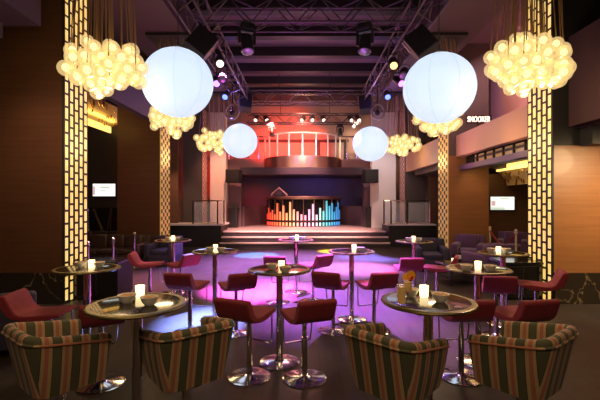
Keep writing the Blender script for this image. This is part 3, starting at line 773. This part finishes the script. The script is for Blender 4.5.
# ------------------------------------------------------------------ striped tub chairs
def tub_chair():
    t=thing('tub_chair','x','chair')
    w,d0,d1,rc=.27,-.28,.22,.12
    zb=.49
    def plan(n=10):
        P=[]
        for i in range(7): P.append((w,d1-(d1-d0-rc)*i/6,0 if i<6 else .0))
        for i in range(1,n+1):
            a=math.pi/2*i/n; P.append((w-rc+rc*math.cos(a),d0+rc-rc*math.sin(a),0))
        for i in range(1,8): P.append((w-rc-2*(w-rc)*i/8,d0,0))
        L=[(-x,y,0) for x,y,_ in reversed(P[:7+n])]
        return [(p[0],p[1]) for p in P]+[(p[0],p[1]) for p in L]
    PL=plan(); N=len(PL)
    def normal(i):
        a=Vector(PL[max(i-1,0)]); b=Vector(PL[min(i+1,N-1)]); tt=(b-a).normalized(); return Vector((-tt.y,tt.x))*-1
    def ztop(y): 
        k=max(0,min(1,(y-d0)/(d1-d0))); return .905-.095*k
    rows=8
    def ring(off,flip):
        out=[]
        for i in range(N):
            x,y=PL[i]; nn=normal(i); col=[]
            for r in range(rows+1):
                k=r/rows; sc_=.80+.20*k
                bul=.018*math.sin(math.pi*k)
                X=(x-nn.x*off)*(sc_+.03*math.sin(math.pi*k)); Y=(y-nn.y*off)
                Yb=Y*(.72+.28*k) if y<0 else Y*(.9+.1*k)
                z=zb+(ztop(y)-zb)*k
                col.append((X,Yb,z))
            out.append(col)
        return out
    # decide normal sign: outward = away from centre
    sgn=1 if normal(N//2).y<0 else -1
    o_=ring(0,0); i_=ring(.06*sgn,1)
    b=MB(); vs=[]; uvs=[]
    def uvof(x,y,z,i):
        xx,yy=PL[i]; corner=(abs(xx)<w-rc*.3)  and yy<d0+rc*.7
        return (x+.02,z) if corner else ((y-.0)*1.0+.03,z)
    loopuv=[]
    def quad(pts,idxs,mids):
        b.add(pts,[(0,1,2,3)])
        ii=mids
        xx=(PL[ii][0]+PL[ii+1][0])/2; yy=(PL[ii][1]+PL[ii+1][1])/2
        back=(abs(xx)<w-rc*.293) 
        for p in pts: loopuv.append(((p[0]+.03) if back else (p[1]+.02), p[2]))
    for i in range(N-1):
        for r in range(rows):
            quad([o_[i][r],o_[i+1][r],o_[i+1][r+1],o_[i][r+1]],None,i)
            quad([i_[i+1][r],i_[i][r],i_[i][r+1],i_[i+1][r+1]],None,i)
        # rounded rim
        prev_o=[o_[i][rows],o_[i+1][rows]]
        for k in range(1,5):
            a=math.pi*k/4
            cur=[]
            for j in (i,i+1):
                A=Vector(o_[j][rows]); B=Vector(i_[j][rows]); mid=(A+B)/2; h=(A-B)/2
                cur.append(tuple(mid+h*math.cos(a)+Vector((0,0,.028*math.sin(a)))))
            quad([prev_o[0],prev_o[1],cur[1],cur[0]],None,i); prev_o=cur
        quad([i_[i][0],i_[i+1][0],o_[i+1][0],o_[i][0]],None,i)
    for j,fl in ((0,0),(N-1,1)):
        for r in range(rows):
            pts=[o_[j][r],o_[j][r+1],i_[j][r+1],i_[j][r]]
            quad(pts,None,min(j,N-2))
        A=Vector(o_[j][rows]); B=Vector(i_[j][rows]); mid=(A+B)/2; h=(A-B)/2
        pr=[tuple(mid+h*math.cos(math.pi*k/4)+Vector((0,0,.028*math.sin(math.pi*k/4)))) for k in range(5)]
        for k in range(1,4):
            quad([pr[0],pr[k],pr[k+1],pr[0]] if False else [pr[4],pr[k-1],pr[k],pr[k]],None,min(j,N-2)) if False else None
        b.add(pr,[tuple(range(5))]); loopuv.extend([(p[1],p[2]) for p in pr])
    me=bpy.data.meshes.new('shell'); me.from_pydata(b.v,[],b.f)
    ul=me.uv_layers.new(name='UVMap')
    for li,u in enumerate(loopuv): ul.data[li].uv=u
    import bmesh
    bm=bmesh.new(); bm.from_mesh(me); bmesh.ops.remove_doubles(bm,verts=bm.verts,dist=.0004); bmesh.ops.recalc_face_normals(bm,faces=bm.faces); bm.to_mesh(me); bm.free()
    me.shade_smooth(); me.set_sharp_from_angle(angle=R(60)); me.materials.append(M['striped_fabric'])
    o=bpy.data.objects.new('shell',me); C.objects.link(o); o.parent=t
    # welt piping just under the rim, outside
    def fabric(mbx,name,par,ux):
        ob=mbx.build(name,'striped_fabric',par); mm=ob.data; u=mm.uv_layers.new(name='UVMap')
        for lp in mm.loops:
            co=mm.vertices[lp.vertex_index].co; u.data[lp.index].uv=(co[ux]+.02,co.z)
        return ob
    pp=[Vector(o_[i][rows])+Vector((0,0,-.022))+Vector((o_[i][rows][0],o_[i][rows][1],0)).normalized()*.003 for i in range(N)]
    fabric(MB().tube(pp,.008,6),'piping',t,0)
    fabric(MB().rbox(-.18,.18,-.16,.25,.515,.635,.045,4),'seat_cushion',t,0)
    MB().lathe([(.01,.455),(.15,.455),(.16,.47),(.16,.505),(.01,.505)],n=32).build('seat_pan','black',t)
    MB().cyl((0,0,.03),(0,0,.46),.032,n=16).build('pole','chrome',t)
    MB().lathe([(.24,0),(.24,.012),(.21,.02),(.06,.032),(.036,.05),(.01,.05)],n=40).build('base','chrome',t)
    return t
tc_=Proto(tub_chair()); G='striped tub chairs along the front'
tc_.put((-1.78,2.86,0),face((.62,.78)),'striped tub chair nearest the dark left wall, turned right',G)
tc_.put((-.88,2.95,0),face((-.64,.77)),'striped tub chair right of the left front table',G)
tc_.put((.652,2.772,0),face((.70,.71)),'striped tub chair left of the drinks table',G)
tc_.put((1.57,2.82,0),face((-.62,.78)),'striped tub chair in front of the drinks table, nearest the right edge',G)

for o in C.objects:
    if o.name.startswith('tub_chair'): o.scale=(1.07,1.07,1.0)
# ------------------------------------------------------------------ table ware
def candle():
    t=thing('candle_holder','x','candle holder')
    MB().lathe([(.026,0),(.032,.003),(.036,.09),(.033,.09),(.030,.012),(.01,.010)],n=24).build('cup','candle_glow',t)
    MB().lathe([(.01,.012),(.024,.012),(.024,.045),(.004,.047)],n=16).build('candle','wax',t)
    MB().lathe([(.001,.047),(.007,.056),(.005,.067),(.0008,.078)],n=8).build('flame','flame',t)
    return t
def bowl():
    t=thing('snack_bowl','x','bowl')
    MB().lathe([(.03,0),(.034,.004),(.052,.026),(.064,.058),(.067,.063),(.064,.064),(.059,.058),(.046,.03),(.02,.014),(.001,.014)],n=28).build('dish','white_glaze',t)
    b=MB(); rng=random.Random(2)
    b.lathe([(.048,.036),(.056,.052),(.03,.062),(.002,.065)],n=18)
    for i in range(26):
        a=rng.uniform(0,6.28); r=rng.uniform(0,.043); b.sphere((r*math.cos(a),r*math.sin(a),.061-r*.14),rng.uniform(.006,.01),6,4)
    o=b.build('snack_mix','snack',t); o['kind']='stuff'
    return t
cd=Proto(candle()); bw=Proto(bowl()); ZT=1.0535
tabname={1:'left front table',3:'middle table',4:'bluish left table',5:'table on the blue floor',6:'table by the stage steps',7:'far left table',8:'far right table',9:'table before the dark counter',10:'table by the left brick panel',11:'table by the right brick panel',2:'drinks table'}
ware={1:[('c',140,297),('b',127,303),('b',149.5,305)],2:[('c',424,297),('b',440.5,302)],3:[('c',281.5,269),('b',272,269.5),('b',285,272.5)],
 4:[('c',215.5,250.5),('b',210,251.5),('b',221,252)],5:[('c',354,250.5),('b',360.5,251.5)],6:[('c',297,239.5),('b',292,239.8),('b',302,239.8)],
 7:[('c',173,240.4),('b',177.5,240.2),('b',169,240.2)],8:[('c',413.5,240.8),('b',418.5,241.2),('b',409,241)],9:[('c',478,269.5),('b',466.5,270.5),('b',490,271)],
 10:[('c',91.5,268),('b',81,267.5),('b',99,267.5)],11:[('c',498.5,252.8),('b',491.5,252.5),('b',506,252.5)]}
for k,its in ware.items():
    cxp=[px for q,px,py in its if q=='c'][0]; nb_=sum(1 for q in its if q[0]=='b')
    for q,px,py in its:
        d=(EYE-ZT)*F/(py-202); x=fx(px,d)
        tx,ty=TAB[k]; v=Vector((x-tx,d-ty))
        if v.length>.25: v*=.25/v.length
        loc=(tx+v.x,ty+v.y,ZT)
        if q=='c': cd.put(loc,0,'glowing white candle cup on the '+tabname[k],'candle cups on the tables')
        else:
            sd='' if nb_==1 else (' left of its candle' if px<cxp else ' right of its candle')
            bw.put(loc,random.Random(px).uniform(0,6),'small white snack bowl on the '+tabname[k]+sd,'snack bowls on the tables')
# bowl of pink snack in front of the cocktail
d=(EYE-ZT)*F/(301-202); bw.put((fx(415.5,d),d+.14,ZT),1.,'small snack bowl on the drinks table behind the cocktail','snack bowls on the tables')
# tall juice
d=(EYE-ZT)*F/(305-202); t=thing('juice_glass','tall glass of orange juice at the edge of the drinks table','glass',(fx(401.5,d),d,ZT))
MB().lathe([(.026,0),(.029,.004),(.034,.15),(.0325,.15),(.0275,.012),(.001,.012)],n=24).build('tumbler','glass',t)
MB().lathe([(.026,.012),(.0315,.132),(.001,.132)],n=24).build('juice','juice',t)
s_=MB().cyl((-.01,0,.03),(-.032,.0,.21),.003,n=6); s_.build('straw','straw',t)
# cocktail
d=(EYE-ZT)*F/(303-202); t=thing('cocktail_glass','stemmed cocktail glass with orange slice and cherries beside the juice','glass',(fx(409.5,d),d+.04,ZT))
MB().lathe([(.034,0),(.034,.003),(.006,.01),(.005,.045),(.02,.06),(.034,.09),(.03,.13),(.036,.17),(.035,.17),(.029,.13),(.032,.09),(.018,.062),(.001,.055)],n=24).build('glass_body','glass',t)
MB().lathe([(.004,.058),(.018,.065),(.031,.09),(.029,.125),(.031,.15),(.001,.15)],n=20).build('drink','juice',t)
rot=Matrix.Rotation(R(80),3,'X')@Matrix.Rotation(R(20),3,'Y')
sl=MB().lathe([(.001,-.003),(.032,-.003),(.032,.003),(.001,.003)],(.022,-.01,.2),24,rot).build('orange_slice','orange_flesh',t)
MB().lathe([(.031,-.0035),(.0345,-.0035),(.0345,.0035),(.031,.0035)],(.022,-.01,.2),24,rot).build('peel','orange_peel',sl)
rot=Matrix.Rotation(R(65),3,'X')@Matrix.Rotation(R(-40),3,'Y')
MB().lathe([(.001,-.003),(.03,-.003),(.03,.003),(.001,.003)],(-.012,.0,.185),24,rot).build('orange_slice','orange_peel',t)
MB().sphere((.012,-.03,.17),.013,12,8).build('cherry','cherry',t); MB().sphere((.024,-.028,.186),.012,12,8).build('cherry','cherry',t)
MB().cyl((.0,.01,.06),(.03,.03,.26),.003,n=6).build('straw','straw',t)

# ------------------------------------------------------------------ side lounges
# dark counters in front of the brick panels
for x0,x1,lab in ((XL+.08,-3.38,'black counter below the left glowing brick panel'),(3.70,XR-.07,'black counter below the right glowing brick panel')):
    t=thing('low_counter',lab,'counter',((x0+x1)/2,7.42,0),0,'black counters below the brick panels'); h=(x1-x0)/2
    MB().box(-h,h,-.3,.32,.06,.66).build('body','black',t,smooth=False)
    MB().box(-h+.03,h-.03,-.26,.3,0,.06).build('plinth','dark_metal',t,smooth=False)
    MB().box(-h-.01,h+.01,-.33,.33,.66,.70).build('countertop','black_gloss',t,smooth=False,bevel=.006)
    for s_ in (-.5,.5):
        MB().box(s_*h-.45*h,s_*h+.45*h,-.315,-.3,.1,.62).build('door','black_gloss',t,smooth=False)
def sofa(L,material,name='sofa',seats=3,back=.82,leg=.1):
    t=thing(name,'x',name.replace('_',' '))
    MB().rbox(-L/2,L/2,-.42,.42,leg,.34,.04).build('base',material,t)
    b=L-.36
    for k in range(seats):
        MB().rbox(-b/2+k*b/seats+.005,-b/2+(k+1)*b/seats-.005,-.26,.43,.33,.47,.05).build('seat_cushion',material,t)
        MB().rbox(-b/2+k*b/seats+.005,-b/2+(k+1)*b/seats-.005,-.36,-.2,.44,back+.02,.06).build('back_cushion',material,t)
    MB().rbox(-L/2,L/2,-.46,-.32,leg,back,.05).build('backrest',material,t)
    for s_ in (-1,1):
        MB().rbox(min(s_*L/2,s_*(L/2-.18)),max(s_*L/2,s_*(L/2-.18)),-.42,.42,leg,.62,.05).build('armrest',material,t)
        for yy in (-.36,.36): MB().cyl((s_*(L/2-.1),yy,0),(s_*(L/2-.1),yy,leg+.02),.025,.03,8).build('leg','dark_metal',t)
    return t
def place(o,loc,rz,label,group=None):
    o.location=loc; o.rotation_euler=(0,0,rz); o['label']=label
    if group: o['group']=group
sf=Proto(sofa(1.9,'brown_leather')); G='dark sofas in the left bay'
sf.put((-5.5,11.25,0),R(180),'dark brown leather sofa against the left middle pier',G)
sf.put((-6.75,12.7,0),R(180),'dark brown leather sofa under the left bay television',G)
ar=Proto(sofa(.85,'purple_fabric','armchair',1,.84)); G='purple armchairs of the lounges'
ar.put((4.75,11.2,0),R(150),'purple armchair beside the right dotted gold panel',G)
ar.put((4.3,9.2,0),R(20),'purple armchair turned away, behind the right tables',G)
ar.put((6.6,12.3,0),R(150),'purple armchair before the right bay television',G)
dk=Proto(sofa(.85,'navy_fabric','armchair',1,.8)); G='dark navy armchairs of the lounges'
dk.put((-3.75,4.7,0),R(-60),'dark navy armchair beside the dark left wall, behind a red stool',G)
dk.put((5.7,8.5,0),R(75),'dark navy armchair next to the right brick panel',G)
dk.put((-4.0,11.2,0),R(180),'dark armchair beside the left dotted gold panel',G)
dk.put((3.4,10.4,0),R(170),'dark navy armchair in front of the right side platform',G)
# low lounge tables
def low_table():
    t=thing('lounge_table','x','table')
    MB().rbox(-.35,.35,-.35,.35,.40,.45,.015).build('tabletop','black_gloss',t)
    for sx_ in (-1,1):
        for sy in (-1,1): MB().box(sx_*.3-.025,sx_*.3+.025,sy*.3-.025,sy*.3+.025,0,.40).build('leg','dark_metal',t,smooth=False)
    MB().box(-.3,.3,-.3,.3,.12,.14).build('shelf','black',t,smooth=False)
    return t
lt=Proto(low_table()); G='low black lounge tables'
lt.put((3.45,8.75,0),R(10),'low black lounge table between the purple armchairs',G)
lt.put((-5.0,9.6,0),0,'low black lounge table in front of the left sofa',G)
cd.put((3.35,8.7,.451),0,'glowing candle cup on the low lounge table between purple armchairs','candle cups on the tables')
t=thing('bottle','dark wine bottle on the low lounge table','bottle',(3.55,8.85,.451))
MB().lathe([(.036,0),(.038,.01),(.038,.19),(.02,.24),(.014,.26),(.014,.31),(.001,.31)],n=16).build('body','black_gloss',t)
MB().lathe([(.0388,.06),(.0388,.15)],n=16).build('paper_label','white_glaze',t)
# stanchion posts with rope
def post(m='chrome',h=.95):
    t=thing('rope_post','x','stanchion')
    MB().lathe([(.15,0),(.15,.012),(.12,.03),(.03,.045),(.024,.06),(.01,.06)],n=24).build('base',m,t)
    MB().cyl((0,0,.04),(0,0,h-.06),.026,n=14).build('pole',m,t)
    MB().lathe([(.026,h-.1),(.045,h-.09),(.045,h-.06),(.02,h-.05),(.038,h-.03),(.042,h-.01),(.02,h+.02),(.002,h+.03)],n=16).build('finial',m,t)
    return t
po=Proto(post()); po2=Proto(post('post_cream_lit',1.05)); G='rope posts'
for px,d,lab in ((88,8.3,'chrome rope post beside the left brick panel'),(113,9.2,'chrome rope post in front of the left wall art'),(134.5,10.7,'chrome rope post standing clear before the left middle pier'),
        (490,11.6,'cream-lit rope post under the right television, holding the red rope'),(516,10.4,'cream-lit rope post nearest the right brick panel')):
    (po if px<300 else po2).put((fx(px,d),d,0),0,lab,G)
a=Vector((fx(490,11.6),11.6,.96)); b_=Vector((fx(516,10.4),10.4,.96))
pts=[a.lerp(b_,k/16)+Vector((0,0,-.35*math.sin(math.pi*k/16))) for k in range(17)]
tag(MB().tube(pts,.028,8).build('velvet_rope','red_fabric'),'dark red velvet rope sagging between two chrome posts','rope')
# televisions
def tv(c,w,h,label,marks):
    t=thing('television',label,'television',c,0,'wall televisions')
    MB().rbox(-w/2-.03,w/2+.03,-.03,.03,-h/2-.03,h/2+.03,.012).build('housing','black',t)
    MB().box(-w/2,w/2,-.036,-.03,-h/2,h/2).build('screen','tv_screen',t,smooth=False)
    for (x0,x1,z0,z1,mm) in marks: MB().box(x0*w,x1*w,-.039,-.036,z0*h,z1*h).build('picture',mm,t,smooth=False)
    MB().box(-.12,.12,.03,.1,-.12,.12).build('wall_bracket','dark_metal',t,smooth=False)
tv(at(104.5,190,13.29),.76,.42,'bright television on the dark wall of the left bay',[(-.49,-.4,-.4,.3,'tv_mark'),(-.15,.25,.15,.28,'tv_patch'),(-.2,.1,-.1,-.03,'tv_patch')])
tv(at(502,203.3,13.29),.80,.44,'bright television on the brown wall of the right bay',[(-.49,.1,-.49,-.3,'tv_patch'),(-.48,-.3,-.2,.2,'tv_mark'),(-.1,.3,.3,.42,'tv_patch')])
# wall art under the left television
t=thing('wall_art','dark glass wall panel with gold V-shaped strips under the left television','wall art',at(102,222,13.3))
MB().box(-.52,.52,-.02,.03,-.48,.48).build('glass_sheet','black_gloss',t,smooth=False)
s_=MB(); s_.obox((-.1,-.03,0),(.05,.02,.98),Matrix.Rotation(R(-21),3,'Y')); s_.build('gold_strip','brass',t,smooth=False)
s_=MB(); s_.obox((.24,-.03,0),(.04,.02,.96),Matrix.Rotation(R(9),3,'Y')); s_.build('gold_strip','brass',t,smooth=False)
s_=MB(); s_.obox((.32,-.03,.05),(.025,.02,.86),Matrix.Rotation(R(4),3,'Y')); s_.build('gold_strip','brass',t,smooth=False)
s_=MB().lathe([(.004,-.46)]+[(.012+.024*abs(math.sin(k*math.pi/4)),-.45+k*.028) for k in range(33)]+[(.004,.46)],(-.45,-.04,0),10)
s_.build('beaded_rod','steel',t)
# lit letters on the upper right balcony
cu=bpy.data.curves.new('sign_letters','FONT'); cu.body='SNOOKER'; cu.size=.23; cu.extrude=.02; cu.materials.append(M['sign_lit'])
so=bpy.data.objects.new('letters',cu); C.objects.link(so)
p=at(467.5,121.8,11.4)
t=thing('lit_sign','small glowing pink letter sign on the upper right balcony','sign',(p.x,11.4,p.z))
bpy.context.view_layer.update()
me=bpy.data.meshes.new_from_object(so.evaluated_get(bpy.context.evaluated_depsgraph_get())); bpy.data.objects.remove(so)
so=bpy.data.objects.new('lettering',me); C.objects.link(so)
so.parent=t; so.rotation_euler=(R(90),0,0); so.scale=(.62,1,1)
MB().box(-.02,.72,.03,.06,-.04,.2).build('back_board','dark_metal',t,smooth=False)
MB().box(.3,.34,.0,.05,-.28,-.04).build('bracket','dark_metal',t,smooth=False)

# ------------------------------------------------------------------ light
WARM=(1,.70,.36)
for i,c in enumerate(CH):
    point('chandelier_light',(c[0],c[1],c[2]-.62),WARM,[90,120,45,55,40,40][i],.3)
for i,p in enumerate(GL):
    point('balloon_light',(p.x,p.y,p.z),(.78,.88,1),[1.5,1.5,1.2,1.2][i],.42)
# wall washers over the wood piers
spot('wall_washer',(5.6,5.2,2.7),(5.3,6.9,1.1),(1,.68,.36),430,112,1.,.3)
spot('wall_washer',(-4.6,5.6,4.3),(-4.7,6.9,1.3),(1,.6,.45),110,90,1.,.3)
spot('wall_washer',(5.0,10.9,2.9),(5.0,11.8,1.7),(1,.62,.32),36,110,1.,.1)
spot('wall_washer',(-5.0,10.6,3.6),(-5.0,11.8,1.7),(1,.6,.4),7,90,1.,.1)
spot('fascia_washer',(3.6,8.6,2.6),(4.62,8.3,3.5),(1,.5,.2),70,90,1.,.1)
spot('fascia_washer',(3.5,11.0,2.4),(4.62,11.0,3.5),(1,.45,.35),90,80,1.,.1)
area('upper_wall_wash',(5.4,10.5,6.3),(6.4,10.5,4.6),(1,.5,.5),170,.6,3)
# dance floor colour
spot('floor_magenta',(-2.0,9.6,5.3),(-1.0,8.1,0),(1,.09,.95),170000,25,.9)
spot('floor_pink',(2.3,11.4,5.3),(1.5,10.6,0),(.95,.25,1),34000,28,.9)
spot('floor_blue',(1.4,13.3,5.3),(2.2,12.8,0),(.2,.2,1),32000,28,.8)
spot('floor_blue',(-1.9,10.8,5.3),(-1.55,5.9,0),(.2,.3,1),90000,12,1.)
spot('floor_purple',(.5,8.0,5.4),(.5,7.0,0),(.42,.14,1),30000,44,1.)
spot('floor_purple',(-.4,11.6,5.4),(-.4,11.2,0),(.5,.22,1),27000,76,1.)
spot('floor_rose',(.9,6.4,5.3),(1.75,5.1,0),(.6,.26,.85),5500,24,1.)
spot('floor_rose',(-3.6,8.6,5.3),(-3.6,8.6,0),(.8,.28,.5),5200,42,1.)
spot('floor_cyan',(-1.0,13.9,5.3),(fx(257,13.2),13.2,0),(.08,.4,1),30000,17,.3)
spot('floor_yellow',(1.0,13.9,5.3),(fx(336,14.2),14.2,0),(1,.72,.02),42000,15,.3)
# stage
spot('stage_red',(-1.5,18.6,5.5),(-2.0,22.3,4.6),(1,.035,.02),4200,100,.8)
spot('stage_red',(0.1,18.6,5.5),(-.8,22.3,4.9),(1,.05,.03),2600,80,.8)
spot('stage_amber',(2.6,18.4,5.5),(2.6,22.3,4.7),(1,.6,.36),800,80,.8)
spot('stage_warm',(-1.2,13.9,5.4),(-1.5,16.9,.6),(1,.55,.5),7500,46,.8)
spot('stage_warm',(1.4,13.9,5.4),(1.2,16.9,.6),(1,.55,.5),7000,46,.8)
spot('proscenium_left',(-2.9,15.6,4.8),(-3.9,17.9,2.6),(1,.40,.24),620,60,.8)
spot('proscenium_right',(3.0,15.6,4.9),(3.8,17.9,2.7),(1,.86,.9),260,60,.8)
spot('platform_wall',(-4.9,14.9,3.6),(-5.4,16.2,1.4),(1,.55,.3),160,80,1.)
spot('platform_wall',(5.0,14.9,3.6),(5.6,16.2,1.6),(1,.55,.32),200,80,1.)
spot('backdrop_blue',(.8,19.2,3.05),(.6,21.6,2.4),(.25,.16,1),70,110,1.)
spot('backdrop_red',(-2.6,19.4,3.0),(-2.6,21.2,1.2),(1,.08,.06),170,90,1.)
spot('wing_pink',(2.2,19.2,3.0),(2.7,19.6,1.3),(1,.5,.45),50,60,1.)
spot('fascia_pink',(0,16.6,5.3),(0,18.6,3.8),(1,.45,.5),1200,60,.8)
spot('railing_white',(0,16.2,4.9),(0,18.8,4.7),(1,.7,.6),420,70,.8)
point('stage_truss_fill',(0,18.5,6.0),(1,.5,.3),150,.3)  # added point that makes the truss lattice glow
# added fill without fixtures for the ceiling coffers, truss ends and front seats
point('coffer_fill',(0,13.5,5.2),(1,.42,.62),75,.6)  # added point to brighten the ceiling
point('truss_fill',(-2.5,13.2,5.0),(.3,.2,1),55,.1)  # added points that tint the truss ends
point('truss_fill',(2.8,13.2,5.0),(.4,.2,1),55,.1)
area('front_fill',(0.0,2.2,5.6),(0,3.0,0),(1,.66,.34),50,3.5,1.5)  # added overhead fill for the front tables and chairs
area('rear_fill',(0.0,-1.0,4.2),(0,3.0,.9),(1,.68,.4),70,5,.6)  # added behind the camera to brighten the chair backs
area('cove_glow',(-6.25,10.6,4.35),(-6.2,10.6,5.2),(1,.68,.2),25,5,.1)
area('cove_glow',(6.35,10.6,2.9),(6.75,10.6,2.4),(1,.68,.25),18,5,.1)
wd=bpy.data.worlds.new('World'); bpy.context.scene.world=wd; wd.use_nodes=True
wd.node_tree.nodes['Background'].inputs[0].default_value=(.3,.2,.35,1); wd.node_tree.nodes['Background'].inputs[1].default_value=.004

# ------------------------------------------------------------------ camera
cam=bpy.data.cameras.new('camera'); cam.lens=F/600*36; cam.sensor_width=36; cam.shift_x=-3/600; cam.shift_y=2/600; cam.clip_end=100
co=bpy.data.objects.new('camera',cam); C.objects.link(co); co.location=(0,0,EYE); co.rotation_euler=(R(90),0,0)
sc=bpy.context.scene; sc.camera=co
sc.view_settings.view_transform='Standard'; sc.view_settings.look='None'; sc.view_settings.gamma=1; sc.view_settings.exposure=0
sc.view_settings.use_curve_mapping=False
sc.cycles.use_denoising=True; sc.cycles.transparent_max_bounces=24; sc.cycles.max_bounces=6; sc.cycles.sample_clamp_indirect=6
